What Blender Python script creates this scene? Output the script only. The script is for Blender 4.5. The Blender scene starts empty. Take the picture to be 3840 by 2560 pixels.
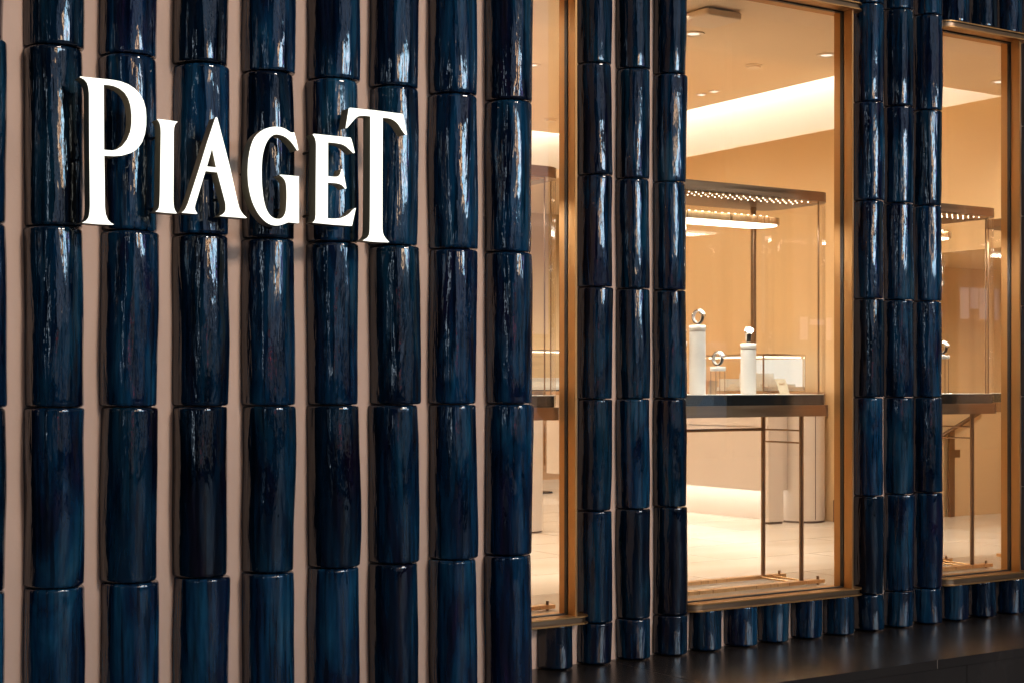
import bpy, math, random
from mathutils import Vector, noise
random.seed(7)
C = bpy.data.collections.new('scene'); bpy.context.scene.collection.children.link(C)
S = 0.8                                   # metres per working unit
TH = math.atan2(8880, 5782); s, c, F = math.sin(TH), math.cos(TH), 5782.0
EYE = 1.497
PI = math.pi

def XY(px, Y):                            # point of plane Y seen at image column px
    p = px-1920; return Y*(F*c+p*s)/(F*s-p*c)
def XYZ(px, py, Y):
    X = XY(px, Y); z = X*c+Y*s; return X, Y, EYE+(1445-py)*z/F
def ATZ(px, py, Z):                       # point of the horizontal plane Z
    z = F*(Z-EYE)/(1445-py); x = (px-1920)/F*z
    return z*c+x*s, z*s-x*c, Z

# ------------------------------------------------------------------ mesh helpers
class MB:
    def __init__(self): self.v = []; self.f = []; self.sm = []
    def add(self, vs, fs, smooth=False):
        n = len(self.v); self.v += [tuple(p) for p in vs]
        for q in fs: self.f.append(tuple(i+n for i in q)); self.sm.append(smooth)
        return self
    def box(self, x0, x1, y0, y1, z0, z1):
        vs = [(x, y, z) for x in (x0, x1) for y in (y0, y1) for z in (z0, z1)]
        return self.add(vs, [(0,1,3,2), (4,6,7,5), (0,4,5,1), (2,3,7,6), (0,2,6,4), (1,5,7,3)])
    def prism(self, poly, z0, z1, smooth=False, b=0.0):  # polygon in XY extruded along Z, optional edge bevel b
        n = len(poly)
        cx = sum(p[0] for p in poly)/n; cy = sum(p[1] for p in poly)/n
        def ring(ins, z):
            r = []
            for x, y in poly:
                dx, dy = x-cx, y-cy; L = math.hypot(dx, dy) or 1
                k = max(0, 1-ins/L); r.append((cx+dx*k, cy+dy*k, z))
            return r
        rings = [ring(b, z0), ring(0, z0+b), ring(0, z1-b), ring(b, z1)] if b else [ring(0, z0), ring(0, z1)]
        vs = [p for r in rings for p in r]; m = len(rings)
        self.add(vs, [tuple(k*n+i for k, i in ((a, j), (a, (j+1) % n), (a+1, (j+1) % n), (a+1, j))) for a in range(m-1) for j in range(n)], smooth)
        self.add(rings[0], [tuple(reversed(range(n)))]); self.add(rings[-1], [tuple(range(n))])
        return self
    def cyl(self, x, y, r, z0, z1, n=32, b=0.0):
        return self.prism([(x+r*math.cos(2*PI*k/n), y+r*math.sin(2*PI*k/n)) for k in range(n)], z0, z1, True, b)
    def tube(self, pts, r, n=10, flat=None):      # round tube along points
        pts = [Vector(p) for p in pts]; rings = []
        for i, p in enumerate(pts):
            t = (pts[min(i+1, len(pts)-1)]-pts[max(i-1, 0)]).normalized()
            u = t.cross(Vector((0, 0, 1)))
            if u.length < 1e-3: u = t.cross(Vector((0, 1, 0)))
            u.normalize(); w = t.cross(u)
            rings.append([p+(u*math.cos(2*PI*k/n)+w*math.sin(2*PI*k/n))*r for k in range(n)])
        vs = [q for r_ in rings for q in r_]
        self.add(vs, [(a*n+j, a*n+(j+1) % n, (a+1)*n+(j+1) % n, (a+1)*n+j) for a in range(len(pts)-1) for j in range(n)], True)
        self.add(rings[0], [tuple(range(n))]); self.add(rings[-1], [tuple(reversed(range(n)))])
        return self
    def disc(self, cx, cy, cz, r, axis, h, n=32, b=0.0):   # short cylinder about any axis, centred
        a = Vector(axis).normalized(); u = a.orthogonal().normalized(); w = a.cross(u); o = Vector((cx, cy, cz))
        prof = [(0, -h/2), (r-b, -h/2), (r, -h/2+b), (r, h/2-b), (r-b, h/2), (0, h/2)] if b else [(0, -h/2), (r, -h/2), (r, h/2), (0, h/2)]
        vs = [o+a*q+(u*math.cos(2*PI*k/n)+w*math.sin(2*PI*k/n))*rr for rr, q in prof for k in range(n)]
        return self.add(vs, [(m*n+j, m*n+(j+1) % n, (m+1)*n+(j+1) % n, (m+1)*n+j) for m in range(len(prof)-1) for j in range(n)], False)

def rrect(x0, x1, y0, y1, r, n=8):
    P = []
    for cx, cy, a in ((x1-r, y1-r, 0), (x0+r, y1-r, 90), (x0+r, y0+r, 180), (x1-r, y0+r, 270)):
        for k in range(n+1):
            t = math.radians(a+90*k/n); P.append((cx+r*math.cos(t), cy+r*math.sin(t)))
    return P

def slab(x0, x1, y0, y1, rl, rr, n=10):      # plan of a sill: square at the back, rounded at both front corners
    P = [(x1, y1), (x0, y1)]
    P += [(x0+rl-rl*math.cos(PI/2*k/n), y0+rl-rl*math.sin(PI/2*k/n)) for k in range(n+1)]
    P += [(x1-rr+rr*math.sin(PI/2*k/n), y0+rr-rr*math.cos(PI/2*k/n)) for k in range(n+1)]
    return P
def tag(o, label=None, cat=None, group=None, kind=None):
    if label: o['label'] = label
    if cat: o['category'] = cat
    if group: o['group'] = group
    if kind: o['kind'] = kind
    return o
WL = {}                                   # root object -> its world position in working units
def thing(name, loc, label, cat, group=None):
    o = bpy.data.objects.new(name, None); C.objects.link(o)
    o.empty_display_size = 0.05; o.location = Vector(loc)*S
    WL[o.name] = Vector(loc)
    return tag(o, label, cat, group)
def obj(name, mb, mat, parent=None, origin=None, label=None, cat=None, group=None, kind=None, recalc=True):
    base = WL[parent.name] if parent is not None else Vector((0, 0, 0))
    o_w = Vector(origin) if origin is not None else (base if parent is not None else Vector(mb.v[0]))
    me = bpy.data.meshes.new(name)
    me.from_pydata([(Vector(p)-o_w)*S for p in mb.v], [], mb.f)
    me.polygons.foreach_set('use_smooth', mb.sm)
    me.materials.append(mat)
    if recalc:
        import bmesh
        b = bmesh.new(); b.from_mesh(me); bmesh.ops.recalc_face_normals(b, faces=b.faces); b.to_mesh(me); b.free()
    me.update()
    o = bpy.data.objects.new(name, me); C.objects.link(o)
    if parent is not None: o.parent = parent
    o.location = (o_w-base)*S
    WL[o.name] = o_w
    return tag(o, label, cat, group, kind)

# ------------------------------------------------------------------ materials
def nm(name):
    m = bpy.data.materials.new(name); m.use_nodes = True
    nt = m.node_tree; nt.nodes.clear()
    out = nt.nodes.new('ShaderNodeOutputMaterial')
    return m, nt, out
def N(nt, t, **k):
    n = nt.nodes.new(t)
    for a, v in k.items():
        if a in n.inputs.keys(): n.inputs[a].default_value = v
        else: setattr(n, a, v)
    return n
def L(nt, a, ao, b, bi): nt.links.new(a.outputs[ao], b.inputs[bi])
def coords(nt, scale, rnd=False):
    tc = N(nt, 'ShaderNodeTexCoord'); mp = N(nt, 'ShaderNodeMapping')
    mp.inputs['Scale'].default_value = scale
    if rnd:
        oi = N(nt, 'ShaderNodeObjectInfo'); mu = N(nt, 'ShaderNodeVectorMath', operation='SCALE')
        mu.inputs[0].default_value = (37.0, 91.0, 53.0); L(nt, oi, 'Random', mu, 'Scale')
        ad = N(nt, 'ShaderNodeVectorMath', operation='ADD')
        L(nt, tc, 'Object', ad, 0); L(nt, mu, 0, ad, 1); L(nt, ad, 0, mp, 'Vector')
    else: L(nt, tc, 'Object', mp, 'Vector')
    return mp
def ramp(nt, src, stops, out='Fac'):
    r = N(nt, 'ShaderNodeValToRGB'); e = r.color_ramp.elements
    while len(e) < len(stops): e.new(0.5)
    for q, (p, col) in zip(e, stops): q.position = p; q.color = (*col, 1)
    L(nt, src, out, r, 'Fac'); return r

def simple(name, col, rough=0.5, metal=0.0, var=0.12, vs=(3, 3, 3), bump=0.0, bs=60, ior=1.5, col2=None):
    m, nt, out = nm(name)
    b = N(nt, 'ShaderNodeBsdfPrincipled'); b.inputs['Roughness'].default_value = rough
    b.inputs['Metallic'].default_value = metal; b.inputs['IOR'].default_value = ior
    mp = coords(nt, vs); n = N(nt, 'ShaderNodeTexNoise'); n.inputs['Scale'].default_value = 1.0; n.inputs['Detail'].default_value = 5
    L(nt, mp, 0, n, 'Vector')
    d = col2 or tuple(x*(1-var) for x in col); e = tuple(min(1, x*(1+var)) for x in col)
    r = ramp(nt, n, [(0.32, d), (0.68, e)]); L(nt, r, 0, b, 'Base Color')
    if bump:
        n2 = N(nt, 'ShaderNodeTexNoise'); n2.inputs['Scale'].default_value = bs; n2.inputs['Detail'].default_value = 4
        tc = N(nt, 'ShaderNodeTexCoord'); L(nt, tc, 'Object', n2, 'Vector')
        bp = N(nt, 'ShaderNodeBump'); bp.inputs['Distance'].default_value = bump; bp.inputs['Strength'].default_value = 0.5
        L(nt, n2, 0, bp, 'Height'); L(nt, bp, 0, b, 'Normal')
    L(nt, b, 0, out, 'Surface'); return m
def emit(name, col, st):
    m, nt, out = nm(name); e = N(nt, 'ShaderNodeEmission')
    e.inputs[0].default_value = (*col, 1); e.inputs[1].default_value = st
    L(nt, e, 0, out, 'Surface'); return m

def glaze_mat():
    m, nt, out = nm('navy_glaze')
    b = N(nt, 'ShaderNodeBsdfPrincipled')
    b.inputs['IOR'].default_value = 1.6; b.inputs['Specular IOR Level'].default_value = 0.5
    # broad blotches, navy / teal glaze; aubergine and pale blue-grey paint in reflections
    mp = coords(nt, (9, 9, 2.2), True); n = N(nt, 'ShaderNodeTexNoise'); n.inputs['Scale'].default_value = 1.0
    n.inputs['Detail'].default_value = 6; n.inputs['Roughness'].default_value = 0.6; n.inputs['Distortion'].default_value = 0.8; L(nt, mp, 0, n, 'Vector')
    r = ramp(nt, n, [(0.30, (.009, .006, .022)), (0.42, (.002, .008, .026)), (0.52, (.002, .022, .056)), (0.62, (.005, .042, .086)), (0.74, (.024, .062, .096))])
    # fine vertical runs
    mp2 = coords(nt, (70, 70, 4), True); n2 = N(nt, 'ShaderNodeTexNoise'); n2.inputs['Scale'].default_value = 1.0
    n2.inputs['Detail'].default_value = 4; L(nt, mp2, 0, n2, 'Vector')
    r2 = ramp(nt, n2, [(0.35, (.25, .3, .35)), (0.47, (.9, .9, .9)), (0.7, (1.5, 1.5, 1.5))])
    mx = N(nt, 'ShaderNodeMix', data_type='RGBA', blend_type='MULTIPLY'); mx.inputs['Factor'].default_value = 1
    L(nt, r, 0, mx, 6); L(nt, r2, 0, mx, 7)
    oi = N(nt, 'ShaderNodeObjectInfo'); mr = N(nt, 'ShaderNodeMapRange'); L(nt, oi, 'Random', mr, 'Value')
    mr.inputs['To Min'].default_value = 0.35; mr.inputs['To Max'].default_value = 1.3
    vm = N(nt, 'ShaderNodeVectorMath', operation='SCALE'); L(nt, mx, 2, vm, 0); L(nt, mr, 0, vm, 'Scale')
    L(nt, vm, 0, b, 'Base Color')
    rr = ramp(nt, n, [(0.35, (.03, .03, .03)), (0.75, (.09, .09, .09))]); L(nt, rr, 0, b, 'Roughness')
    mp3 = coords(nt, (24, 24, 2.7), True); n3 = N(nt, 'ShaderNodeTexNoise'); n3.inputs['Scale'].default_value = 1.0
    n3.inputs['Detail'].default_value = 3; n3.inputs['Roughness'].default_value = 0.55; n3.inputs['Distortion'].default_value = 0.5; L(nt, mp3, 0, n3, 'Vector')
    bp = N(nt, 'ShaderNodeBump'); bp.inputs['Strength'].default_value = 1.0; bp.inputs['Distance'].default_value = 0.0046
    L(nt, n3, 0, bp, 'Height')
    mp4 = coords(nt, (120, 120, 22), True); n4 = N(nt, 'ShaderNodeTexNoise'); n4.inputs['Scale'].default_value = 1.0
    n4.inputs['Detail'].default_value = 2; L(nt, mp4, 0, n4, 'Vector')
    bp2 = N(nt, 'ShaderNodeBump'); bp2.inputs['Strength'].default_value = 0.5; bp2.inputs['Distance'].default_value = 0.0011
    L(nt, n4, 0, bp2, 'Height'); L(nt, bp, 0, bp2, 'Normal')
    L(nt, bp2, 0, b, 'Normal')
    L(nt, b, 0, out, 'Surface'); return m

def glass_mat(name, tint=(1, 1, 1), refl=1.0):
    m, nt, out = nm(name)
    t = N(nt, 'ShaderNodeBsdfTransparent'); t.inputs[0].default_value = (*tint, 1)
    g = N(nt, 'ShaderNodeBsdfGlossy'); g.inputs['Roughness'].default_value = 0.0; g.inputs[0].default_value = (refl, refl, refl, 1)
    lw = N(nt, 'ShaderNodeLayerWeight'); lw.inputs['Blend'].default_value = 0.5
    pw = N(nt, 'ShaderNodeMath', operation='POWER'); L(nt, lw, 'Facing', pw, 0); pw.inputs[1].default_value = 5.0
    ml = N(nt, 'ShaderNodeMath', operation='MULTIPLY_ADD'); L(nt, pw, 0, ml, 0); ml.inputs[1].default_value = 0.96; ml.inputs[2].default_value = 0.04
    mx = N(nt, 'ShaderNodeMixShader'); L(nt, ml, 0, mx, 0); L(nt, t, 0, mx, 1); L(nt, g, 0, mx, 2)
    L(nt, mx, 0, out, 'Surface'); return m

def floor_mat():
    m, nt, out = nm('cream_floor'); b = N(nt, 'ShaderNodeBsdfPrincipled'); b.inputs['Roughness'].default_value = 0.22
    mp = coords(nt, (0.6, 1.5, 1)); n = N(nt, 'ShaderNodeTexNoise'); n.inputs['Scale'].default_value = 1.2; n.inputs['Detail'].default_value = 7; n.inputs['Distortion'].default_value = 0.6
    L(nt, mp, 0, n, 'Vector')
    r = ramp(nt, n, [(0.3, (.55, .45, .35)), (0.5, (.60, .51, .41)), (0.7, (.64, .56, .46))])
    br = N(nt, 'ShaderNodeTexBrick'); br.inputs['Scale'].default_value = 1.0; br.inputs['Mortar Size'].default_value = 0.003
    br.inputs['Brick Width'].default_value = 1.3; br.inputs['Row Height'].default_value = 0.65
    br.inputs['Color1'].default_value = (1, 1, 1, 1); br.inputs['Color2'].default_value = (.93, .92, .9, 1); br.inputs['Mortar'].default_value = (.45, .38, .3, 1)
    tc = N(nt, 'ShaderNodeTexCoord'); L(nt, tc, 'Object', br, 'Vector')
    mx = N(nt, 'ShaderNodeMix', data_type='RGBA', blend_type='MULTIPLY'); mx.inputs['Factor'].default_value = 1
    L(nt, r, 0, mx, 6); L(nt, br, 0, mx, 7); L(nt, mx, 2, b, 'Base Color'); L(nt, b, 0, out, 'Surface'); return m

def metal_mat(name, col, rough, brushed=(2, 2, 90)):
    m, nt, out = nm(name); b = N(nt, 'ShaderNodeBsdfPrincipled'); b.inputs['Metallic'].default_value = 1.0
    mp = coords(nt, brushed); n = N(nt, 'ShaderNodeTexNoise'); n.inputs['Scale'].default_value = 1.0; n.inputs['Detail'].default_value = 3; L(nt, mp, 0, n, 'Vector')
    r = ramp(nt, n, [(0.3, tuple(x*.86 for x in col)), (0.7, col)]); L(nt, r, 0, b, 'Base Color')
    r2 = ramp(nt, n, [(0.3, (rough*.8,)*3), (0.7, (rough*1.2,)*3)]); L(nt, r2, 0, b, 'Roughness')
    L(nt, b, 0, out, 'Surface'); return m

def screen_mat(name, c1, c2, c3, st, scale):
    m, nt, out = nm(name); e = N(nt, 'ShaderNodeEmission'); e.inputs[1].default_value = st
    mp = coords(nt, scale); v = N(nt, 'ShaderNodeTexVoronoi'); v.distance = 'CHEBYCHEV'; v.inputs['Scale'].default_value = 1.0; L(nt, mp, 0, v, 'Vector')
    sp = N(nt, 'ShaderNodeSeparateColor'); L(nt, v, 'Color', sp, 0)
    r = ramp(nt, sp, [(0.0, (0, 0, 0)), (0.22, c1), (0.5, c2), (0.8, c3)], 0); r.color_ramp.interpolation = 'CONSTANT'
    L(nt, r, 0, e, 0); L(nt, e, 0, out, 'Surface'); return m

M = dict(
    glaze=glaze_mat(),
    plaster=simple('pink_plaster', (.61, .42, .32), 0.75, var=.10, vs=(8, 8, 2), bump=.0008, bs=90),
    bronze=metal_mat('satin_bronze', (.42, .235, .095), .46, (60, 60, 2)),
    bronze_face=metal_mat('dark_bronze', (.30, .20, .125), .36, (2, 2, 90)),
    gold=metal_mat('brushed_gold', (.72, .47, .24), .32, (90, 2, 2)),
    gasket=simple('black_gasket', (.008, .007, .007), .5),
    glass=glass_mat('window_glass', (.98, .985, .97)),
    case_glass=glass_mat('case_glass', (.985, .98, .965)),
    stone=simple('dark_stone', (.020, .016, .014), .27, var=.35, vs=(2, 2, 2), bump=.0003, bs=220),
    grout=simple('joint_grout', (.20, .17, .14), .7, var=.2),
    street=simple('asphalt', (.13, .135, .15), .6, var=.25, vs=(1, 1, 1), bump=.002, bs=90),
    letter_face=emit('lit_acrylic', (1, .985, .87), 1.8),
    letter_side=simple('letter_return', (.25, .21, .145), .45, var=.1),
    wall=simple('peach_wall', (.73, .515, .285), .5, var=.03, vs=(1, 1, 1)),
    ceiling=simple('peach_ceiling', (.91, .74, .53), .6, var=.03, vs=(1, 1, 1)),
    cove=simple('white_cove', (.82, .78, .70), .6, var=.01),
    floor=floor_mat(),
    cream=simple('cream_panel', (.60, .51, .43), .45, var=.03),
    wood=simple('warm_wood', (.42, .25, .13), .45, var=.15, vs=(1, 1, 14)),
    dark=simple('dark_base', (.11, .065, .045), .5),
    black=simple('black_tray', (.012, .013, .014), .25, var=.2),
    white=simple('white_lacquer', (.86, .84, .80), .35, var=.01),
    led=emit('warm_led', (1, .86, .68), 9.0),
    ledbar=emit('led_bar', (1, .9, .78), 5.0),
    cove_led=emit('cove_led', (1, .95, .87), 72.0),
    cove_led2=emit('step_led', (1, .84, .64), 25.0),
    cove_fill=emit('step_fill_led', (1, .86, .68), 9.0),
    downlamp=emit('down_lamp', (1, .88, .72), 1.4),
    under_led=emit('under_led', (1, .96, .90), 13.0),
    case_lit=emit('case_backlight', (1, .94, .88), 1.3),
    steel=metal_mat('polished_steel', (.85, .84, .82), .12, (20, 20, 20)),
    dial=simple('white_dial', (.85, .85, .84), .25, var=.02),
    strap=simple('black_leather', (.012, .011, .011), .45, var=.2, bump=.0006, bs=500),
    card=simple('cream_card', (.64, .54, .38), .6, var=.01),
    ink=simple('orange_ink', (.55, .22, .07), .6, var=.01),
    plastic=simple('white_plastic', (.92, .78, .62), .5, var=.02),
    grey=simple('grey_ink', (.45, .42, .38), .6, var=.02),
    night_wall=simple('dark_cladding', (.03, .03, .034), .5, var=.3, vs=(.3, .3, .3)),
)

# ------------------------------------------------------------------ glazed columns
YL, YR = 5.205, 6.77           # wall planes: projecting wall, recessed wall
PITCH = 0.2597
HW, DEPTH = 0.0990, 0.122
def tile_mesh(cx, yw, z0, z1, seed):
    rnd = random.Random(seed)
    h = z1-z0; gap = 0.0022; z0 += gap; z1 -= gap; h = z1-z0
    R = 0.010
    zs = [z0+R*t for t in (0, .06, .2, .45, .8, 1.3)]
    k = max(6, int(h/0.0155))
    inner = [z0+R*1.3+(h-2.6*R)*j/k for j in range(1, k)]
    zs = zs+inner+[z1-R*t for t in (1.3, .8, .45, .2, .06, 0)]
    n = 38; mb = MB(); vs = []
    aw = HW*rnd.uniform(.985, 1.01); ad = DEPTH*rnd.uniform(.95, 1.04)
    sx = rnd.uniform(-.0016, .0016); lean = rnd.uniform(-.0035, .0035); tilt = rnd.uniform(-.010, .010); skew = rnd.uniform(-.09, .09)
    o = Vector((rnd.uniform(0, 50), rnd.uniform(0, 50), rnd.uniform(0, 50)))
    full = h > 0.5
    for z in zs:
        t = min(z-z0, z1-z)
        ins = R*.75*(1-math.sqrt(max(0, 1-(1-min(t, R)/R)**2))) if t < R else 0
        u = (z-z0)/h*2-1
        bar = 1-.012*abs(u)**4 if full else 1-.01*abs(u)**3
        a = aw*bar-ins; b = ad*(1-.02*abs(u)**3 if full else 1)-ins
        wob = .0035*noise.noise(Vector((z*3.1, seed*1.7, 2)))
        for j in range(n+1):
            ph = PI*(j/n); cph, sph = math.cos(ph), math.sin(ph)
            e = 2/2.08
            x = -math.copysign(abs(cph)**e, cph)*a; y = abs(sph)**e*b
            # outward direction
            nx, ny = x/a/a, y/b/b; Ln = math.hypot(nx, ny) or 1; nx /= Ln; ny /= Ln
            q = Vector((x*9, y*9, z*2.6))+o
            q2 = Vector((x*26, y*26, z*6.0))+o
            d = .0052*noise.noise(q)+.0016*noise.noise(q2)
            edge = min(1, t/R)
            d *= .35+.65*edge
            fade = min(1, y/b*3)
            x += nx*d+wob+sx+lean*u; y += ny*d*fade+skew*x*fade+tilt*u*fade*.4
            vs.append((cx+x, yw+.012-y*1.0-.012*min(1, y/b*2), z))
    m = n+1
    fs = [(r*m+j, r*m+j+1, (r+1)*m+j+1, (r+1)*m+j) for r in range(len(zs)-1) for j in range(n)]
    mb.add(vs, fs, True)
    mb.add(vs[:m], [tuple(range(m))]); mb.add(vs[-m:], [tuple(reversed(range(m)))])
    return mb
seedn = [100]
def column(name, cx, yw, zlist, label, group, cat='tile column'):
    t = thing(name, (cx, yw, zlist[0]), label, cat, group)
    for a, b in zip(zlist, zlist[1:]):
        seedn[0] += 1
        mb = tile_mesh(cx, yw, a, b, seedn[0])
        obj('glazed_tile', mb, M['glaze'], t, origin=(cx, yw-.05, (a+b)/2), recalc=False)
    return t
rows = [0.225+0.6*k for k in range(0, 9)]
GL = 'glazed columns on the projecting wall'
left_labels = [
 "glazed navy tile column sliced by the photo's left edge",
 'glazed navy tile column whose upper right edge touches the tip of the letter P',
 'glazed navy tile column running down behind the bowl of the letter P',
 'glazed navy tile column running down behind the middle of the letter A',
 'glazed navy tile column running down behind the letter G',
 'glazed navy tile column running down behind the letter E',
 'glazed navy tile column running down behind the stem of the letter T',
 'glazed navy tile column just right of the lit letters, with no letter on it',
 'glazed navy tile column at the right end of the projecting wall, beside the narrow window']
for k in range(9):
    column('glazed_column', 1.540+PITCH*(k-1), YL, [-.345]+rows, left_labels[k], GL)
GR = 'full height glazed columns between the windows'
for k in (-1, -2, -3): column('glazed_column', 1.540+PITCH*(k-1), YL, [-.345]+rows, "glazed navy tile column beyond the photo's left edge", GL)
for n in (15, 16, 17, 18): column('glazed_column', 4.925+PITCH*n, YR, [0.004]+rows, "glazed navy tile column beyond the photo's right edge", GR)
rl = {0: 'glazed navy column directly right of the narrow window frame', 1: 'middle glazed navy column of the trio between the narrow window and the wide window',
      2: 'glazed navy column directly left of the wide window with the watches', 8: 'glazed navy column directly right of the wide window frame',
      9: 'middle glazed navy column of the trio between the wide window and the far right window', 10: 'glazed navy column directly left of the far right window',
      14: 'glazed navy column at the extreme right edge, beyond the last window frame'}
for n, lb in rl.items():
    column('glazed_column', 4.925+PITCH*n, YR, [0.004]+rows, lb, GR)
GS = 'short glazed tiles under the window sills'; GT = 'glazed tiles above the window heads'
sl = {-1: 'short glazed blue tile standing under the sill of the narrow window',
      3: 'short blue tile under the wide window sill, first from the left', 4: 'short blue tile under the wide window sill, second from the left',
      5: 'short blue tile in the middle under the wide window sill', 6: 'short blue tile under the wide window sill, fourth from the left',
      7: 'short blue tile under the wide window sill, last on the right', 11: 'short blue tile under the far right sill, left one of three',
      12: 'short blue tile under the far right sill, middle one of three', 13: 'short blue tile under the far right sill, right one of three'}
for n, lb in sl.items():
    column('short_tile', 4.925+PITCH*n, YR, [0.004, 0.236], lb, GS, 'wall tile')
tl = {5: None, 6: 'dark tile above the head of the wide window, left of the corner one', 7: 'dark tile above the right end of the wide window head',
      11: 'dark blue tile above the far right window head, left one of three', 12: 'dark blue tile above the far right window head, middle one of three',
      13: 'dark blue tile above the far right window head, right one of three'}
for n, lb in tl.items():
    if lb: column('upper_tile', 4.925+PITCH*n, YR, [3.806]+rows[7:], lb, GT, 'wall tile')

# ------------------------------------------------------------------ walls
W = [(3.60, 4.750), (5.460, 6.793), (7.535, 8.325)]     # clear openings
ZS, ZH = 0.277, 3.760
mb = MB().box(-1.6, 3.47, YL, YR+.2, -.35, 6.2)
obj('projecting_wall', mb, M['plaster'], origin=(0, YL, 0), label='dusty pink wall behind the glazed columns and the lit letters', cat='wall')
mb = MB(); D = .04
xs = [3.47]+[v for w in W for v in w]+[13.5]
for a, b in zip(xs[::2], xs[1::2]): mb.box(a, b, YR, YR+D, 0, 6.2)
for a, b in W:
    mb.box(a, b, YR, YR+D, 0, ZS-.045); mb.box(a, b, YR, YR+D, ZH+.045, 6.2)
obj('recessed_wall', mb, M['plaster'], origin=(5, YR, 0), label='dusty pink recessed wall holding the three shop windows', cat='wall')

# ------------------------------------------------------------------ windows
wl = ['narrow bronze framed shop window beside the projecting wall', 'wide bronze framed shop window with watches on white stands',
      'bronze framed shop window at the far right, beside the last columns']
for (a, b), lb in zip(W, wl):
    t = thing('shop_window', (b, 6.66, ZS), lb, 'window', 'bronze shop windows')
    j = .012; y0, y1, yg, yb = 6.662, 6.800, 6.734, 6.758
    # jambs: outer and inner leaf either side of the gasket
    for x0, x1, yf in ((a, a+j, 6.71), (b-j, b, y0)):
        obj('jamb', MB().box(x0, x1, yf, yg-.004, ZS, ZH).box(x0, x1, yb, 6.812, ZS, ZH), M['bronze'], t)
    obj('gasket', MB().box(a+.003, a+.016, yg-.002, yb, ZS, ZH).box(b-.016, b-.003, yg-.002, yb, ZS, ZH)
        .box(a+.016, b-.016, yg-.002, yb, ZS-.002, ZS+.006).box(a+.016, b-.016, yg-.002, yb, ZH-.008, ZH+.002), M['gasket'], t)
    for nm_, z0, up in (('sill', ZS, -1), ('head', ZH, 1)):
        zz = sorted((z0, z0+up*.044))
        out = slab(a+.03, b+.085, 6.640, 6.85, .12, .062)
        ins = slab(a+.042, b+.071, 6.653, 6.84, .108, .05)
        q = obj(nm_, MB().prism(out, zz[0], zz[0]+.007).prism(out, zz[1]-.007, zz[1]), M['bronze'], t)
        obj('channel', MB().prism(ins, zz[0]+.007, zz[1]-.007, True), M['bronze_face'], q)
    obj('glass_pane', MB().box(a+.010, b-.010, 6.744, 6.752, ZS+.004, ZH-.004), M['glass'], t)

# ------------------------------------------------------------------ plinth and street
t = thing('stone_step', (6, 5.79, -.35), 'dark polished stone step along the foot of the shop wall', 'step')
xs = [3.472, 3.54, 5.03, 6.545, 8.06, 9.57, 11.1, 13.5]
for a, b in zip(xs, xs[1:]):
    obj('slab', MB().box(a+.0035, b-.0035, 5.79, YR-.001, -.05, 0), M['stone'], t)
    obj('riser', MB().box(a+.25, b+.246, 5.80, 5.84, -.349, -.054), M['stone'], t)
for a in xs[1:-1]: obj('joint', MB().box(a-.0033, a+.0033, 5.792, YR-.002, -.049, -.0015), M['grout'], t)
obj('bed', MB().box(3.48, 13.5, 5.845, YR-.001, -.349, -.056), M['stone'], t)
obj('street', MB().box(-60, 60, -40, 20, -.45, -.351), M['street'], origin=(0, 0, -.35), kind='structure')

# ------------------------------------------------------------------ sign letters
def Z_(sc, ox, oy, pts): return [(ox+x/sc, oy+y/sc) for x, y in pts]
LET = {}
LET['P'] = [[(302.4,287.8),(347.4,292.6),(389.5,296.8),(423.9,300.6),(452.6,306.3),(481.3,317.4),(504.3,332.2),(525.3,354.2),(538.7,379),(546.4,407.7),(548.7,438.4),(548.3,470.9),(543.5,503.4),(533,534),(521,551),(510,562.9),(490.9,574.3),(462.2,582.6),(431.6,584.9),(408.6,583.9),(391,582.4),(392.4,674.8),(393.3,776.2),(396.2,803),(404.8,825),(416.3,836.4),(427.4,842.8),(376.1,840.8),(312,835.1),(326.3,827.8),(335.9,816.4),(340.1,797.2),(341.7,770.4),(340.7,655.7),(339.4,560),(338.2,350.4),(335.9,327.4),(330.2,309.2),(318.7,295.8)],
 [(389.1,315.9),(412.4,317.8),(431.6,321.7),(452.6,330.8),(471.8,346.5),(485.1,367.6),(493.7,394.4),(497.8,428.8),(497.6,463.2),(492.8,493.8),(481.3,522.5),(462.2,547.4),(439.2,561.7),(420.1,565.6),(390.4,562.7)]]
LET['I'] = [Z_(3.92,560,430,[(133,68),(280,85),(420,108),(393,130),(375,158),(364,200),(359,260),(357,800),(354,1250),(357,1330),(365,1375),(380,1415),(405,1452),(250,1440),(107,1425),(140,1400),(158,1370),(168,1310),(174,1150),(178,900),(187,260),(184,190),(172,130),(155,95)])]
LET['A'] = [Z_(3.92,560,430,[(993,38),(1003,62),(1180,750),(1300,1290),(1322,1370),(1345,1420),(1385,1475),(1435,1520),(1240,1505),(1050,1490),(1095,1465),(1127,1435),(1141,1395),(1140,1310),(1018,846),(828,826),(678,1320),(669,1365),(674,1405),(708,1458),(600,1450),(493,1440),(525,1415),(552,1378),(585,1305),(745,810),(870,400),(935,205),(983,62)]),
 Z_(3.92,560,430,[(934,458),(1002,782),(847,766)])]
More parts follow.
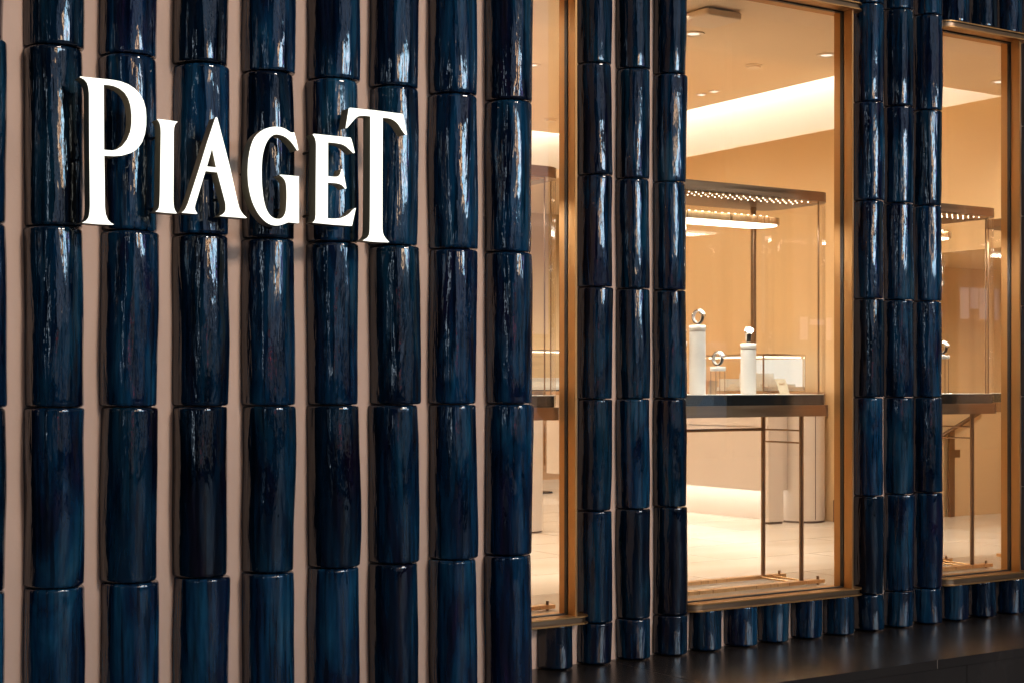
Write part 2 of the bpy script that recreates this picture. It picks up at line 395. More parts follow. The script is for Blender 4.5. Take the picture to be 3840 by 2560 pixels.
LET['G'] = [Z_(3.919,900,460,[(798,145),(830,260),(860,408),(820,345),(780,290),(740,247),(700,215),(660,193),(620,180),(588,173),(555,170),(520,174),(490,185),(458,207),(430,235),(403,273),(380,320),(360,375),(345,430),(332,495),(325,560),(320,630),(318,700),(319,800),(322,900),(330,990),(340,1080),(355,1160),(375,1240),(400,1300),(430,1350),(458,1380),(490,1402),(525,1415),(560,1418),(592,1416),(620,1408),(650,1388),(670,1360),(686,1325),(695,1290),(703,1200),(706,1100),(705,1000),(702,940),(695,890),(684,855),(670,830),(640,795),(598,768),(866,792),(868,1477),(800,1470),(740,1465),(710,1467),(690,1475),(655,1490),(620,1501),(585,1510),(550,1512),(515,1508),(480,1500),(445,1486),(410,1465),(370,1432),(330,1390),(293,1343),(260,1290),(228,1228),(200,1160),(178,1087),(160,1010),(146,930),(138,850),(134,775),(133,700),(137,610),(145,520),(160,425),(180,340),(203,275),(230,220),(268,172),(310,135),(355,105),(400,85),(450,71),(500,65),(545,65),(590,70),(625,79),(660,92),(690,110),(720,130),(742,146),(765,151)])]
LET['E'] = [Z_(4.02,1150,480,[(112,92),(400,122),(665,150),(680,190),(700,265),(725,378),(692,345),(660,315),(630,287),(600,265),(570,250),(540,240),(480,228),(420,220),(323,213),(323,730),(380,737),(430,740),(463,737),(490,730),(510,716),(525,695),(537,660),(543,622),(572,760),(600,915),(583,890),(565,870),(540,852),(510,840),(478,833),(440,828),(320,820),(318,1365),(375,1370),(430,1370),(490,1365),(540,1355),(592,1335),(640,1308),(672,1281),(700,1250),(742,1210),(712,1350),(685,1476),(400,1455),(107,1425),(135,1403),(150,1372),(157,1310),(160,800),(165,250),(160,200),(145,145)])]
LET['T'] = [Z_(5.807,1280,390,[(195,88),(700,140),(1345,222),(1385,420),(1430,668),(1390,620),(1350,562),(1310,495),(1270,435),(1228,390),(1180,355),(1130,328),(1080,312),(1030,302),(980,298),(902,292)])+
 Z_(5.405,1320,640,[(618,0),(617,1180),(621,1230),(630,1275),(645,1315),(668,1355),(705,1400),(755,1452),(570,1447),(400,1435),(245,1415),(290,1392),(330,1365),(357,1335),(376,1300),(386,1250),(390,1180),(395,900),(400,0)])+
 Z_(5.807,1280,390,[(665,268),(610,258),(560,252),(505,250),(450,252),(408,261),(370,275),(328,300),(290,335),(250,381),(210,430),(170,477),(125,525),(155,330)])]
YF = 4.97
def letter_rings(ch):
    return [[XYZ(x, y, YF)[::2] for x, y in ring] for ring in LET[ch]]
def extruded(rings, yf, yb):                 # filled outline with holes, front at yf, back at yb
    cu = bpy.data.curves.new('outline', 'CURVE'); cu.dimensions = '2D'; cu.fill_mode = 'BOTH'
    cu.extrude = (yb-yf)/2
    for ring in rings:
        sp = cu.splines.new('POLY'); sp.points.add(len(ring)-1)
        for p, (x, z) in zip(sp.points, ring): p.co = (x, z, 0, 1)
        sp.use_cyclic_u = True
    ob = bpy.data.objects.new('outline', cu); C.objects.link(ob)
    bpy.context.view_layer.update()
    me = bpy.data.meshes.new_from_object(ob.evaluated_get(bpy.context.evaluated_depsgraph_get()))
    ym = (yf+yb)/2
    mb = MB(); mb.add([(v.co.x, ym-v.co.z, v.co.y) for v in me.vertices], [tuple(p.vertices) for p in me.polygons])
    bpy.data.objects.remove(ob); bpy.data.curves.remove(cu); bpy.data.meshes.remove(me)
    return mb
ll = {'P': 'tall glowing white letter P, first of the lit sign', 'I': 'narrow glowing white letter I of the lit sign', 'A': 'glowing white letter A of the lit sign',
      'G': 'round glowing white letter G of the lit sign', 'E': 'glowing white letter E tucked beside the tall last letter', 'T': 'tall glowing white letter T ending the lit sign'}
pins = {'P': [(470, 312), (460, 575)], 'I': [(628, 500), (625, 770)], 'A': [(805, 520), (795, 636), (850, 740)], 'G': [(960, 640), (1085, 780)],
        'E': [(1200, 560), (1200, 800)], 'T': [(1432, 430), (1432, 860)]}
RINGS = {}
for ch in 'PIAGET':
    rings = letter_rings(ch); RINGS[ch] = rings
    xs_ = [p[0] for p in rings[0]]; zs_ = [p[1] for p in rings[0]]
    t = thing('sign_letter', ((min(xs_)+max(xs_))/2, YF, min(zs_)), ll[ch], 'sign letter', 'letters of the lit sign')
    obj('lit_face', extruded(rings, YF, YF+.012), M['letter_face'], t)
    obj('letter_return', extruded(rings, YF+.0125, YF+.068), M['letter_side'], t)
    for q in pins[ch]:
        x, _, z = XYZ(q[0], q[1], YF)
        ye = YL if ch == 'I' else 5.105
        obj('mounting_pin', MB().disc(x, (YF+.068+ye)/2, z, .005, (0, 1, 0), ye-YF-.068, 12), M['gasket'], t)

# ------------------------------------------------------------------ shop interior shell
Y0 = YR+D
ZF, ZC1, ZC2 = .25, 3.85, 4.332
YA, XW, YBH, YBW = 8.34, 10.20, 14.4, 17.5
obj('floor', MB().box(1.5, 13.3, Y0, 17.6, ZF-.1, ZF), M['floor'], origin=(0, 6.8, ZF), kind='structure')
obj('ceiling', MB().box(1.5, 10.6, Y0+.001, YA, ZC1, ZC1+.1).box(1.5, 10.2, YA-.06, YA, ZC1+.1, ZC2+.1)
    .box(1.5, XW, YA, YBH-.12, ZC2, ZC2+.1).box(1.5, 13.3, YBH, YBW, ZC1, ZC1+.1), M['ceiling'], origin=(5, 8, ZC1), kind='structure')
# white cove faces and the slots that hold the light lines
obj('cove', MB().box(XW+.13, XW+.17, YA-.6, YBH+.1, ZC1, 4.8).box(1.5, XW+.13, YBH, YBH+.04, ZC1+.101, 4.8)
    .box(XW-.04, XW+.13, YA, YBH, 4.8, 4.84).box(1.5, XW-.04, YBH-.2, YBH+.04, 4.8, 4.84), M['cove'], origin=(XW, YA, 4), kind='structure')
obj('wall_side', MB().box(XW, XW+.13, 10.05, YBH-.001, ZF, ZC1).box(XW, XW+.13, Y0, 10.05, 2.62, ZC1-.001), M['wall'], origin=(XW, 7, ZF), kind='structure')
obj('wall_back', MB().box(1.5, 13.3, YBW, YBW+.1, ZF, ZC1), M['wall'], origin=(5, YBW, ZF), kind='structure')
obj('wall_alcove', MB().box(XW+.131, 13.3, 10.05, 10.15, ZF, 2.62).box(13.2, 13.3, Y0, 10.049, ZF, 2.62).box(XW+.131, 13.3, Y0, 10.15, 2.621, 2.7), M['wall'], origin=(12, 10, ZF), kind='structure')
obj('wall_left', MB().box(1.4, 1.499, Y0, 17.6, ZF, 4.8), M['wall'], origin=(1.5, 7, ZF), kind='structure')
obj('cove_light', MB().box(XW-.02, XW+.10, YA+.1, YBH-.2, 4.74, 4.76), M['cove_led'], origin=(XW, 10, 4.7), label='warm light line hidden above the side wall cove', cat='light strip')
obj('cove_light', MB().box(2.5, 9.9, YBH-.14, YBH-.04, 4.74, 4.76), M['cove_led'], origin=(6, YBH, 4.7), label='warm light line hidden above the back wall cove', cat='light strip')
obj('cove_light', MB().box(3.0, 5.9, YA+.02, YA+.05, 4.10, 4.12), M['cove_led2'], origin=(5, YA, 4.1), label='warm light line behind the ceiling step, seen through the narrow window', cat='light strip')
obj('cove_light', MB().box(5.901, 9.9, YA+.02, YA+.05, 4.10, 4.12), M['cove_fill'], origin=(8, YA, 4.1), label='added dim light line brightening the raised ceiling, above the wide window view', cat='light strip')  # extra strip, added to make the raised ceiling lighter
obj('skirting_board', MB().box(XW-.02, XW, 10.05, 10.24, ZF, ZF+.20), M['dark'], origin=(XW, 10, ZF), label='dark brown skirting at the foot of the side wall', cat='skirting')

# ceiling fittings
def ceil_thing(px, py, z, kind, label):
    x, y, _ = ATZ(px, py, z)
    if kind == 'downlight':
        t = thing('downlight', (x, y, z), label, 'ceiling light', 'recessed ceiling downlights')
        n = 28; mb = MB()
        prof = [(.075, 0), (.075, -.008), (.052, -.008), (.046, .0)]
        vs = [(x+r*math.cos(2*PI*k/n), y+r*math.sin(2*PI*k/n), z+q-.001) for r, q in prof for k in range(n)]
        mb.add(vs, [(m*n+j, m*n+(j+1) % n, (m+1)*n+(j+1) % n, (m+1)*n+j) for m in range(3) for j in range(n)])
        obj('trim_ring', mb, M['plastic'], t); obj('lamp', MB().cyl(x, y, .040, z-.005, z-.003, 24), M['downlamp'], t)
    elif kind == 'disc':
        t = thing('smoke_alarm', (x, y, z), label, 'smoke alarm', 'round alarms on the ceiling')
        obj('base', MB().cyl(x, y, .075, z-.012, z-.001, 28), M['plastic'], t); obj('cover', MB().cyl(x, y, .062, z-.03, z-.0125, 28, .006), M['plastic'], t)
    elif kind == 'square':
        t = thing('ceiling_speaker', (x, y, z), label, 'ceiling fitting', 'small square ceiling fittings')
        obj('housing', MB().box(x-.04, x+.04, y-.04, y+.04, z-.010, z-.001), M['plastic'], t); obj('lens', MB().box(x-.028, x+.028, y-.028, y+.028, z-.014, z-.0105), M['downlamp'], t)
ceil_thing(2600, 126, ZC1, 'downlight', 'ceiling downlight at upper left of the wide window view')
ceil_thing(3100, 206, ZC1, 'downlight', 'ceiling downlight beside the right frame of the wide window')
ceil_thing(3749, 306, ZC1, 'downlight', 'ceiling downlight seen in the far right window')
ceil_thing(2827, 245, ZC2, 'disc', 'pale round smoke alarm seen in the wide window')
ceil_thing(2066, 447, ZC2, 'disc', 'pale round smoke alarm seen in the narrow window')
ceil_thing(2630, 353, ZC2, 'square', 'small square ceiling light, left one of two in the wide window')
ceil_thing(2679, 341, ZC2, 'square', 'small square ceiling light, right one of two in the wide window')
ceil_thing(1996, 244, ZC2, 'downlight', 'small ceiling light against the end of the projecting wall')
x, y, z = ATZ(2660, 50, ZC1)
t = thing('wireless_access_point', (x, y, z), 'pale square box fixed to the ceiling near the top of the wide window', 'ceiling box')
obj('housing', MB().prism(rrect(x-.15, x+.15, y-.15, y+.15, .03, 5), z-.055, z-.012, False, .008), M['plastic'], t)
obj('bracket', MB().box(x-.09, x+.09, y-.09, y+.09, z-.0115, z-.0005), M['plastic'], t)

# ------------------------------------------------------------------ display cases
def case(xl, xr, label, left_open=True):
    y0, y1 = 6.99, 7.60; ym = 7.265
    t = thing('display_case', ((xl+xr)/2, ym, ZF), label, 'display case', 'glass display cases on bronze legs')
    R = .14
    obj('canopy', MB().prism(rrect(xl, xr, y0, y1, R, 10), 2.641, 2.700, True), M['bronze_face'], t)
    # led rows under the canopy
    tr = MB()
    for q in (7.025, 7.085, 7.145): tr.box(xl+.22, xr-.12, q-.010, q+.010, 2.636, 2.6405)
    cn = obj('light_tray', tr, M['gold'], t)
    dots = MB()
    for i, q in enumerate((7.025, 7.085, 7.145)):
        x = xl+.25+i*.018
        while x < xr-.20: dots.cyl(x, q, .0031, 2.631, 2.6355, 8); x += .053
    obj('led_dots', dots, M['led'], cn)
    obj('brass_band', MB().prism(rrect(xl+.005, xr+.012, y0-.008, y1+.008, R, 10), 1.308, 1.377, True), M['bronze_face'], t)
    obj('tray', MB().prism(rrect(xl+.02, xr-.012, y0+.014, y1-.014, R-.015, 10), 1.3775, 1.441, True), M['black'], t)
    obj('display_top', MB().prism(rrect(xl+.02, xr-.012, y0+.014, y1-.014, R-.015, 10), 1.4412, 1.444, True), M['white'], t)
    # glass hood
    g = MB(); pol = rrect(xl+.008, xr-.004, y0+.003, y1-.003, R-.004, 10); n = len(pol)
    g.add([(p[0], p[1], z) for z in (1.3772, 2.6405) for p in pol], [(j, (j+1) % n, n+(j+1) % n, n+j) for j in range(n)], False)
    inn = rrect(xl+.018, xr-.014, y0+.013, y1-.013, R-.012, 10)
    g.add([(p[0], p[1], z) for z in (1.3772, 2.6405) for p in inn], [(n+j, n+(j+1) % n, (j+1) % n, j) for j in range(n)], False)
    obj('glass_hood', g, M['case_glass'], t, recalc=False)
    seams = MB()
    for x, y in ((xr-R, y0+.008), (xr-.008, y0+R)): seams.box(x-.0015, x+.0015, y-.005, y+.005, 1.445, 2.640)
    obj('glass_seam', seams, M['bronze_face'], t)
    lx = (xl+.195, xr-.195)
    for x in lx:
        for y in (7.09, 7.44):
            obj('leg', MB().cyl(x, y, .0145, ZF+.031, 1.308, 16), M['bronze_face'], t)
    r = MB()
    for x in lx:
        for z in (1.217, 1.140): r.tube([(x, 7.105, z), (x, 7.425, z)], .006)
    r.tube([(lx[0]+.016, 7.44, 1.217), (lx[1]-.016, 7.44, 1.217)], .010)
    obj('stretcher', r, M['bronze_face'], t)
    for y in (7.08, 7.43):
        f = obj('foot_bar', MB().box(xl+.03, xr-.03, y-.028, y+.028, ZF+.010, ZF+.031), M['gold'], t)
        for x in (xl+.065, xr-.065):
            obj('levelling_screw', MB().cyl(x, y, .0085, ZF, ZF+.052, 12), M['bronze_face'], f)
    for x in lx:
        for d_ in (-.055, .05): obj('cross_rod', MB().tube([(x+d_, 7.11, ZF+.022), (x+d_, 7.40, ZF+.022)], .006), M['gold'], t)
    # light bar inside on its pole
    px_ = xr-.26
    obj('lamp_pole', MB().prism(rrect(px_-.013, px_+.013, 7.445, 7.475, .004, 3), 1.4445, 2.6405), M['bronze_face'], t)
    lb_ = obj('light_bar', MB().prism(rrect(xl+.25, xr-.234, 7.165, 7.44, .13, 10), 2.502, 2.545, True, .003), M['gold'], t)
    obj('diffuser', MB().prism(rrect(xl+.265, xr-.249, 7.18, 7.425, .118, 10), 2.497, 2.5015, True), M['ledbar'], lb_)
    d2 = MB(); x = xl+.38
    while x < xr-.38: d2.cyl(x, 7.175, .006, 2.5455, 2.549, 8); x += .052
    obj('led_dots', d2, M['led'], lb_)
    return t
case(3.35, 4.91, 'glass display case on thin bronze legs in the narrow window')
case(5.30, 6.97, 'glass display case holding watches in the wide window')
case(7.62, 8.55, 'glass display case on thin bronze legs in the far right window')
case(9.02, 10.15, 'far display case seen past the right corner of the last case')

# ------------------------------------------------------------------ stands, watches, card
ZT = 1.4442
def pedestal(x, y, r, ztop, label):
    t = thing('watch_pedestal', (x, y, ZT), label, 'display stand', 'white watch stands')
    obj('shaft', MB().cyl(x, y, r, ZT, ztop-.0385, 40), M['white'], t)
    obj('groove', MB().cyl(x, y, r-.003, ztop-.0384, ztop-.0355, 40), M['bronze_face'], t)
    obj('cap', MB().cyl(x, y, r+.001, ztop-.0353, ztop, 40, .004), M['white'], t)
    return t
def wire_stand(x, y, r, ztop, label):
    t = thing('watch_stand', (x, y, ZT), label, 'display stand', 'white watch stands')
    obj('cap', MB().cyl(x, y, r, ztop-.026, ztop, 40, .003), M['white'], t)
    for k in range(4):
        a = PI/4+k*PI/2+.35; X_, Y_ = x+(r-.004)*math.cos(a), y+(r-.004)*math.sin(a)
        obj('leg', MB().cyl(X_, Y_, .0022, ZT, ztop-.0262, 8), M['bronze_face'], t)
    return t
def watch(x, y, z, yaw, label):
    """watch on a small post: z is the cap it stands on; yaw turns the dial"""
    t = thing('watch', (x, y, z), label, 'watch', 'watches on display')
    ca, sa = math.cos(yaw), math.sin(yaw)
    RR = .034                                  # loop radius
    post = .012; cz = z+post+RR+.004
    fwd = Vector((ca, sa, 0)); side = Vector((-sa, ca, 0)); up = Vector((0, 0, 1)); o = Vector((x, y, cz))
    obj('holder', MB().cyl(x, y, .004, z, z+post+.006, 12).cyl(x, y, .014, z, z+.003, 20), M['white'], t)
    # strap loop: band of width w around side axis
    def band(a0, a1, r, th, w, n=26):
        mb = MB(); vs = []
        for i in range(n+1):
            a = math.radians(a0+(a1-a0)*i/n)
            wi = w*(1-.25*abs(i/n-.5)*0)
            for rr in (r, r+th):
                for q in (-wi, wi):
                    vs.append(o+fwd*math.cos(a)*rr*.92+up*math.sin(a)*rr*1.12+side*q)
        fs = []
        for i in range(n):
            b = i*4; d = b+4
            fs += [(b, d, d+1, b+1), (b+2, b+3, d+3, d+2), (b, b+2, d+2, d), (b+1, d+1, d+3, b+3)]
        fs += [(0, 1, 3, 2), (n*4, n*4+2, n*4+3, n*4+1)]
        return mb.add(vs, fs, True)
    obj('cuff', band(60, 372, RR-.004, .003, .0145), M['white'], t)
    st = obj('strap', band(78, 385-14, RR, .0045, .013), M['strap'], t)
    obj('buckle', band(150, 172, RR+.0038, .0025, .0145, 6), M['steel'], st)
    tl_ = math.radians(44)
    ax = (fwd*math.cos(tl_)+up*math.sin(tl_)); hc = o+fwd*math.cos(tl_)*RR*1.02+up*math.sin(tl_)*RR*1.15
    cs = obj('case', MB().disc(*hc, .0285, ax, .011, 36, .003), M['steel'], t)
    obj('dial', MB().disc(*(hc+ax*.0058), .0235, ax, .0008, 36), M['dial'], cs)
    h = MB(); e1 = ax.cross(side).normalized()
    for ang, ln in ((.6, .012), (2.4, .018)):
        dd = (side*math.cos(ang)+e1*math.sin(ang))
        h.tube([hc+ax*.0068, hc+ax*.0068+dd*ln], .0009, 6)
    for k in range(12):
        dd = (side*math.cos(k*PI/6)+e1*math.sin(k*PI/6)); h.tube([hc+ax*.0065+dd*.019, hc+ax*.0065+dd*.0215], .0007, 5)
    obj('hands', h, M['gasket'], cs)
    obj('crown', MB().disc(*(hc+side*.031), .0035, side, .005, 14, .001), M['steel'], cs)
    lg = MB()
    for q in (-1, 1):
        for w_ in (-.013, .013): lg.disc(*(hc+e1*q*.029+side*w_-ax*.002), .0035, side, .004, 10)
    obj('lug', lg, M['steel'], cs)
    return t
def facing(x, y, extra=0.0): return math.atan2(-y, -x)+extra
pedestal(6.026, 7.2, .050, 1.860, 'tallest white cylinder stand in the wide window, with a watch on top')
pedestal(6.434, 7.2, .048, 1.758, 'white cylinder stand just left of the bronze lamp pole')
wire_stand(6.187, 7.2, .048, 1.6125, 'low watch stand with white cap on four thin wires, between two cylinders')
wire_stand(5.925, 7.25, .048, 1.762, 'wire legged white stand half hidden at the left edge of the wide window')
watch(6.026+.004, 7.2, 1.860, facing(6.026, 7.2, 1.05), 'watch with black strap on the tallest white cylinder')
watch(6.434, 7.2, 1.758, facing(6.434, 7.2, .12), 'watch facing forward on the white cylinder beside the bronze pole')
watch(6.187, 7.2, 1.6125, facing(6.187, 7.2, 1.0), 'watch with black strap on the low wire stand')
watch(5.925, 7.25, 1.762, facing(5.93, 7.25, 1.0), 'watch mostly hidden at the left edge of the wide window')
wire_stand(8.185, 7.2, .048, 1.705, 'white watch stand at the left edge of the far right window')
watch(8.185, 7.2, 1.705, facing(8.19, 7.2, 1.0), 'watch with dark strap at the left edge of the far right window')
# bronze wedge block
x0 = 6.235; mb = MB()
b4 = [(-.04, -.025), (.028, -.025), (.028, .025), (-.04, .025)]; t4 = [(-.026, -.025), (.045, -.025), (.045, .025), (-.026, .025)]
mb.add([(x0+a, 7.33+b, ZT) for a, b in b4]+[(x0+a, 7.33+b, ZT+.086) for a, b in t4], [(3, 2, 1, 0), (4, 5, 6, 7), (0, 1, 5, 4), (1, 2, 6, 5), (2, 3, 7, 6), (3, 0, 4, 7)])
obj('bronze_block', mb, M['gold'], origin=(x0, 7.33, ZT), label='small slanted bronze block behind the low wire stand', cat='block')
# card with printed name
xa, xb = XY(2926, 7.08), XY(2963, 7.08)
t = thing('price_card', ((xa+xb)/2, 7.08, ZT), 'cream printed card leaning at the right end of the watch display', 'card')
hgt, back = .094, .045
def cardp(u, v, off=0.0):                   # u across, v up the leaning card
    return (xa+(xb-xa)*u, 7.08+back*v-off, ZT+hgt*v)
mb = MB(); mb.add([cardp(0, 0), cardp(1, 0), cardp(1, 1), cardp(0, 1), cardp(0, 0, -.0012), cardp(1, 0, -.0012), cardp(1, 1, -.0012), cardp(0, 1, -.0012)],
                  [(0, 1, 2, 3), (7, 6, 5, 4), (0, 4, 5, 1), (1, 5, 6, 2), (2, 6, 7, 3), (3, 7, 4, 0)])
obj('card_stock', mb, M['card'], t)
mb = MB(); allx = [p[0] for ch in 'PIAGET' for p in RINGS[ch][0]]; allz = [p[1] for ch in 'PIAGET' for p in RINGS[ch][0]]
ax0, ax1, az0, az1 = min(allx), max(allx), min(allz), max(allz)
for ch in 'PIAGET':
    e = extruded(RINGS[ch], 0, .001)
    mb.add([cardp(.22+.56*(p[0]-ax0)/(ax1-ax0), .60+.17*(p[2]-az0)/(az1-az0), .0012+(.0 if p[1] > .0005 else .0004)) for p in e.v], e.f)
obj('lettering', mb, M['ink'], t)
mb = MB()
for u0, u1, v0, v1 in ((.42, .58, .50, .512), (.25, .72, .36, .372), (.25, .48, .27, .282), (.25, .42, .22, .232)):
    mb.add([cardp(u0, v0, .0008), cardp(u1, v0, .0008), cardp(u1, v1, .0008), cardp(u0, v1, .0008)], [(0, 1, 2, 3)])
obj('printed_lines', mb, M['plastic'], t)

# ------------------------------------------------------------------ shop furniture further back
t = thing('shop_counter', (9.85, 11.5, ZF), 'long cream counter along the side wall with light glowing beneath it', 'counter')
mb = MB(); ys = [10.42, 11.60, 12.4, 13.2, 13.9]
for a, b in zip(ys, ys[1:]): mb.box(9.50, 9.519, a+.002, b-.002, .545, 1.12)
mb.box(9.50, 9.519, 10.42, 13.9, 1.128, 1.398)
obj('front_panel', mb, M['cream'], t); obj('carcass', MB().box(9.52, 10.199, 10.42, 13.9, .57, 1.399).box(9.52, 10.199, 10.42, 10.44, .545, .5699), M['cream'], t)
obj('counter_top', MB().box(9.47, 10.199, 10.40, 13.92, 1.40, 1.437), M['wood'], t)
obj('under_light', MB().box(9.62, 9.70, 10.5, 13.8, .555, .569), M['under_led'], t)
obj('plinth', MB().box(9.79, 10.199, 10.5, 13.8, ZF, .5695), M['cream'], t)
t = thing('end_panel', (9.86, 10.4, ZF), 'narrow cream upright panel closing the near end of the long counter', 'panel')
obj('panel', MB().box(9.50, 9.68, 10.36, 10.419, ZF+.02, 1.399), M['cream'], t); obj('kick_strip', MB().box(9.51, 9.67, 10.365, 10.415, ZF, ZF+.0195), M['dark'], t)
t = thing('round_pillar', (10.0, 10.44, ZF), 'cream half round drum with a vertical seam beside the counter', 'pillar')
obj('drum', MB().cyl(9.985, 10.44, .205, ZF+.018, 1.398, 48), M['cream'], t); obj('base_ring', MB().cyl(9.985, 10.44, .198, ZF, ZF+.0175, 48), M['dark'], t)
a_ = math.atan2(-10.44, -9.985)+.62
obj('seam', MB().box(9.985+.2045*math.cos(a_)-.003, 9.985+.2045*math.cos(a_)+.003, 10.44+.2045*math.sin(a_)-.003, 10.44+.2045*math.sin(a_)+.003, ZF+.03, 1.39), M['dark'], t)
obj('cap', MB().cyl(9.985, 10.44, .208, 1.3985, 1.4345, 48), M['wood'], t)
def showcase(x0, x1, y0, y1, z0, z1, label):
    t = thing('glass_showcase', ((x0+x1)/2, (y0+y1)/2, z0), label, 'showcase', 'lit glass showcases on the counters')
    f = MB(); e = .012
    for x in (x0, x1-e):
        for y in (y0, y1-e): f.box(x, x+e, y, y+e, z0, z1)
    for z in (z0, z1-e):
        f.box(x0+e, x1-e, y0, y0+e, z, z+e).box(x0+e, x1-e, y1-e, y1, z, z+e).box(x0, x0+e, y0+e, y1-e, z, z+e).box(x1-e, x1, y0+e, y1-e, z, z+e)
    obj('frame', f, M['steel'], t)
    obj('base', MB().box(x0+e, x1-e, y0+e, y1-e, z0+.013, z0+.05), M['white'], t)
    obj('light_line', MB().box(x0+.03, x0+.045, y0+.03, y1-.03, z1-.035, z1-.022).box(x0+.03, x1-.03, y0+.03, y0+.045, z1-.035, z1-.022), M['ledbar'], t)
    b_ = MB(); k = 5
    for i in range(k):
        ya = y0+.05+(y1-y0-.1)*i/k; b_.box(x0+.12, x1-.06, ya+.02, ya+(y1-y0-.1)/k-.02, z0+.0505, z0+.075+.05*(i % 3))
    obj('display_blocks', b_, M['white'], t)
    obj('back_board', MB().box(x1-.035, x1-.02, y0+.02, y1-.02, z0+.0505, z1-.04), M['case_lit'], t)
    obj('glass', MB().box(x0+.002, x0+.006, y0+e, y1-e, z0+e, z1-e).box(x0+e, x1-e, y0+.002, y0+.006, z0+e, z1-e).box(x0+e, x1-e, y0+e, y1-e, z1-.006, z1-.002), M['case_glass'], t)
showcase(9.50, 10.02, 10.43, 11.25, 1.4375, 1.785, 'lit glass showcase on the long counter behind the watches')
showcase(10.6, 12.6, 16.92, 17.38, 1.4305, 1.97, 'bright glass showcase at the back, seen low in the narrow window')
t = thing('back_counter', (11.6, 17.1, ZF), 'wooden counter with slatted front at the back of the narrow window view', 'counter')
mb = MB(); x = 10.45
obj('body', MB().box(10.4, 12.9, 16.92, 17.40, ZF, 1.35), M['wood'], t)
while x < 12.8: mb.box(x, x+.05, 16.895, 16.9195, .45, 1.0); x += .09
obj('slats', mb, M['wood'], t); obj('counter_top', MB().box(10.35, 12.95, 16.88, 17.42, 1.3505, 1.43), M['dark'], t)
x, y = 7.25, 11.02
t = thing('drum_pedestal', (x, y, ZF), 'white cylindrical pedestal seen under the case in the narrow window', 'pedestal')
obj('drum', MB().cyl(x, y, .20, ZF+.015, 1.28, 48), M['cream'], t); obj('base_ring', MB().cyl(x, y, .192, ZF, ZF+.0145, 48), M['dark'], t)
x, y, _ = ATZ(2034, 1847, ZF)
t = thing('stool', (x, y, ZF), 'dark round base on the floor behind the white drum pedestal', 'stool base')
obj('base_disc', MB().cyl(x, y, .12, ZF, ZF+.02, 36, .006), M['black'], t); obj('rim', MB().cyl(x, y, .125, ZF, ZF+.006, 36), M['dark'], t)
# handrail in the alcove
t = thing('handrail', (11.55, 9.95, ZF), 'bronze sloping handrail on a post behind the far right case', 'handrail')
yy = 9.97
pa = XYZ(3440, 1690, yy); pb = XYZ(3700, 1528, yy)
obj('rail', MB().tube([pa, pb], .020), M['bronze_face'], t)
x = XY(3578, yy); obj('post', MB().box(x-.035, x+.035, yy+.022, yy+.045, ZF, XYZ(3578, 1606, yy)[2]), M['bronze_face'], t)
obj('bracket', MB().box(x+.0355, x+.11, yy+.022, yy+.045, XYZ(3578, 1715, yy)[2], XYZ(3578, 1686, yy)[2]), M['bronze_face'], t)

# ------------------------------------------------------------------ across the street (mirrored in the glaze and the panes)
M['scr_blue'] = screen_mat('blue_screen', (.20, .48, .72), (.50, .78, .98), (.80, .86, 1.0), 19.0, (.8, 1, .5))
M['scr_warm'] = screen_mat('amber_windows', (.9, .50, .26), (1, .70, .46), (0, 0, 0), 15.0, (1.9, 1, 1.1))
M['scr_red'] = emit('red_sign', (1, .05, .03), 7.0)
M['scr_pale'] = emit('pale_screen', (.7, .85, 1.0), 5.0)
M['faint_bar'] = emit('faint_sign_bar', (.9, .93, 1.0), .9)
M['fill_glow'] = screen_mat('fill_glow', (.34, .44, .62), (.46, .50, .60), (.24, .28, .40), 1.35, (.55, 1, .35))
M['scr_violet'] = emit('violet_sign', (.35, .25, 1.0), 8.0)
M['lit_shop'] = screen_mat('dim_shop_windows', (.34, .32, .30), (.22, .32, .45), (0, 0, 0), 1.0, (.9, 1, .9))
t = thing('sky_blocker', (-34, -12, -.35), 'added unseen dark block that shuts out the sky at the left', 'building')  # unseen block, added to shut out the sky and darken the left flanks
obj('wall', MB().box(-46, -24, -40, -4, -.35, 34), M['night_wall'], t)
obj('screen', MB().box(-23.99, -23.9, -15.4, -14.2, 1.0, 9.0), M['scr_pale'], t)
obj('shop_front', MB().box(-23.99, -23.95, -13.6, -5, .4, 2.4), M['lit_shop'], t)
t = thing('opposite_building', (0, -16.5, -.35), 'dark building with bright screens across the street', 'building')
obj('wall', MB().box(-23.9, 46, -22, -16.5, -.35, 11.0), M['night_wall'], t)
obj('screen', MB().box(7.2, 15.2, -16.49, -16.38, 4.2, 7.25), M['scr_blue'], t)
obj('screen', MB().box(16.2, 16.8, -16.49, -16.38, 4.4, 7.0), M['scr_violet'], t)
obj('window', MB().box(2.6, 6.3, -16.49, -16.39, 4.2, 7.2), M['scr_warm'], t)
for x0_, x1_, z0_, z1_ in ((33.4, 33.7, 3.4, 4.3), (33.7, 34.1, 4.1, 4.3), (33.7, 34.1, 3.4, 3.6), (34.1, 34.4, 3.4, 4.3), (34.8, 35.1, 3.4, 4.3), (35.25, 35.5, 3.7, 4.3), (35.65, 35.9, 3.4, 4.3), (36.3, 36.6, 3.4, 4.3), (28.6, 28.8, 2.7, 3.3), (28.95, 29.4, 3.1, 3.25), (29.55, 29.75, 2.7, 3.3)):
    obj('lit_bar', MB().box(x0_, x1_, -16.49, -16.40, z0_, z1_), M['faint_bar'], t)
obj('neon_sign', MB().box(-3.2, -3.05, -16.49, -16.40, 1.0, 2.6), M['scr_red'], t)
obj('fill_band', MB().box(-5, 20.5, -16.49, -16.43, 2.7, 10.7), M['fill_glow'], t)  # added glowing band: frontal fill for the wall, grey sheen on the glaze
obj('shop_front', MB().box(-14, 26, -16.49, -16.42, .4, 2.6), M['lit_shop'], t)
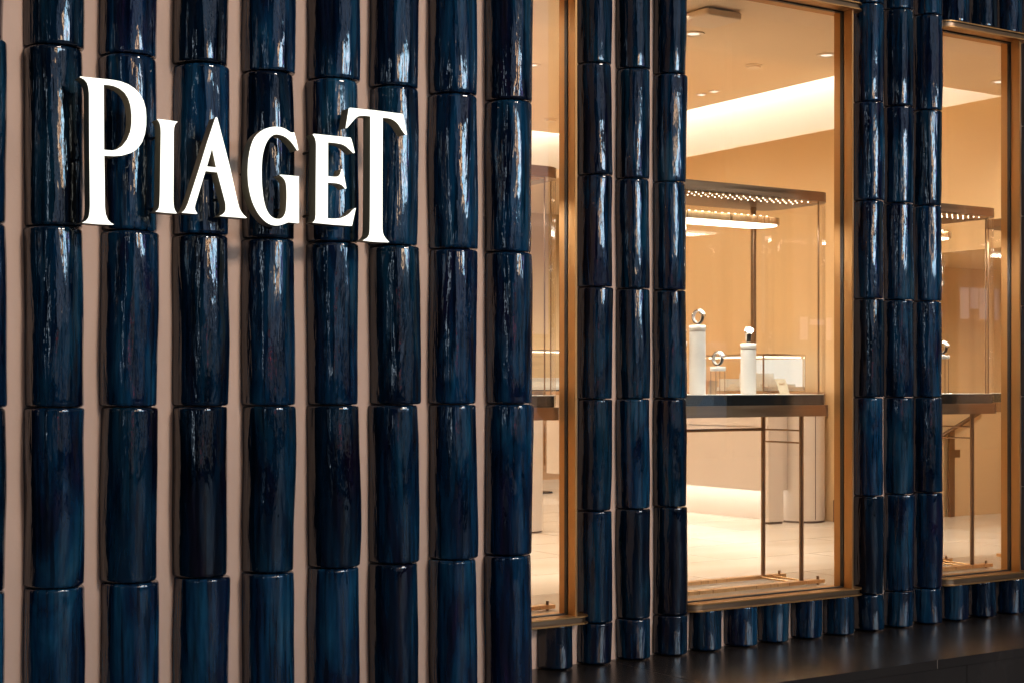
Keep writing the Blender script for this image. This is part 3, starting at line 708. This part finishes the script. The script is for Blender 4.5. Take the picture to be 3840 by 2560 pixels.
for a in range(-22, 46, 4): obj('pilaster', MB().box(a, a+.5, -16.7, -16.2, -.34, 10.9), M['night_wall'], t)

# ------------------------------------------------------------------ lights
def lamp(kind, name, loc, energy, col, **k):
    l = bpy.data.lights.new(name, kind); l.energy = energy; l.color = col
    for a, v in k.items(): setattr(l, a, v)
    o = bpy.data.objects.new(name, l); C.objects.link(o); o.location = Vector(loc)*S
    return o
WARM = (1, .90, .77)
for x in (3.2, 5.0, 6.9, 8.8):
    for y in (9.5, 11.6, 13.6):
        lamp('SPOT', 'ceiling_spot', (x, y, ZC2-.03), 100, WARM, spot_size=math.radians(150), spot_blend=.9, shadow_soft_size=.08)
for x in (2.6, 4.3, 6.2, 8.1, 9.6): lamp('SPOT', 'ceiling_spot', (x, 7.6, ZC1-.03), 70, WARM, spot_size=math.radians(150), spot_blend=.9, shadow_soft_size=.06)
for x in (6, 9, 12): lamp('SPOT', 'ceiling_spot', (x, 16.0, ZC1-.03), 120, WARM, spot_size=math.radians(150), spot_blend=.9, shadow_soft_size=.08)
lamp('SPOT', 'ceiling_spot', (11.8, 8.6, 2.59), 60, WARM, spot_size=math.radians(160), spot_blend=.9, shadow_soft_size=.08)
for xl, xr in ((3.35, 4.91), (5.30, 6.97), (7.62, 8.55), (9.02, 10.15)):
    o = lamp('AREA', 'case_light', ((xl+xr)/2, 7.3, 2.49), 6, (1, .94, .87), shape='RECTANGLE', size=(xr-xl-.7)*S, size_y=.2*S)
    o = lamp('AREA', 'case_light', ((xl+xr)/2, 7.075, 2.628), 10, (1, .94, .87), spread=math.radians(115), shape='RECTANGLE', size=(xr-xl-.5)*S, size_y=.05*S)

w = bpy.data.worlds.new('World'); bpy.context.scene.world = w; w.use_nodes = True
nt = w.node_tree; bg = nt.nodes['Background']
sky = nt.nodes.new('ShaderNodeTexSky'); sky.sky_type = 'NISHITA'; sky.sun_disc = False
SUN_EL, SUN_AZ = 24, 0
sky.sun_elevation = math.radians(5.0); sky.sun_rotation = math.radians(180+14)
nt.links.new(sky.outputs[0], bg.inputs[0]); bg.inputs[1].default_value = 0.05
# key light from high across the street
sun = lamp('SUN', 'sun', (0, -5, 6), 1.75, (1, .83, .70), angle=math.radians(9))
d = Vector((-.34, 1, -.50)); sun.rotation_euler = d.to_track_quat('-Z', 'Y').to_euler()

# ------------------------------------------------------------------ camera
cam = bpy.data.cameras.new('camera'); co = bpy.data.objects.new('camera', cam); C.objects.link(co)
co.location = (0, 0, EYE*S); co.rotation_euler = (PI/2, 0, math.atan2(s, c)-PI/2)
cam.sensor_width = 36; cam.sensor_fit = 'HORIZONTAL'; cam.lens = F/3840*36; cam.shift_y = (1445-1280)/3840
cam.clip_start = .05; cam.clip_end = 200
sc = bpy.context.scene; sc.camera = co
sc.view_settings.view_transform = 'Standard'; sc.view_settings.look = 'None'; sc.view_settings.exposure = 0; sc.view_settings.gamma = 1
sc.render.engine = 'CYCLES'; cy = sc.cycles
cy.use_denoising = True; cy.max_bounces = 10; cy.transparent_max_bounces = 24; cy.glossy_bounces = 6; cy.diffuse_bounces = 5
cy.sample_clamp_indirect = 6; cy.caustics_reflective = False; cy.caustics_refractive = False
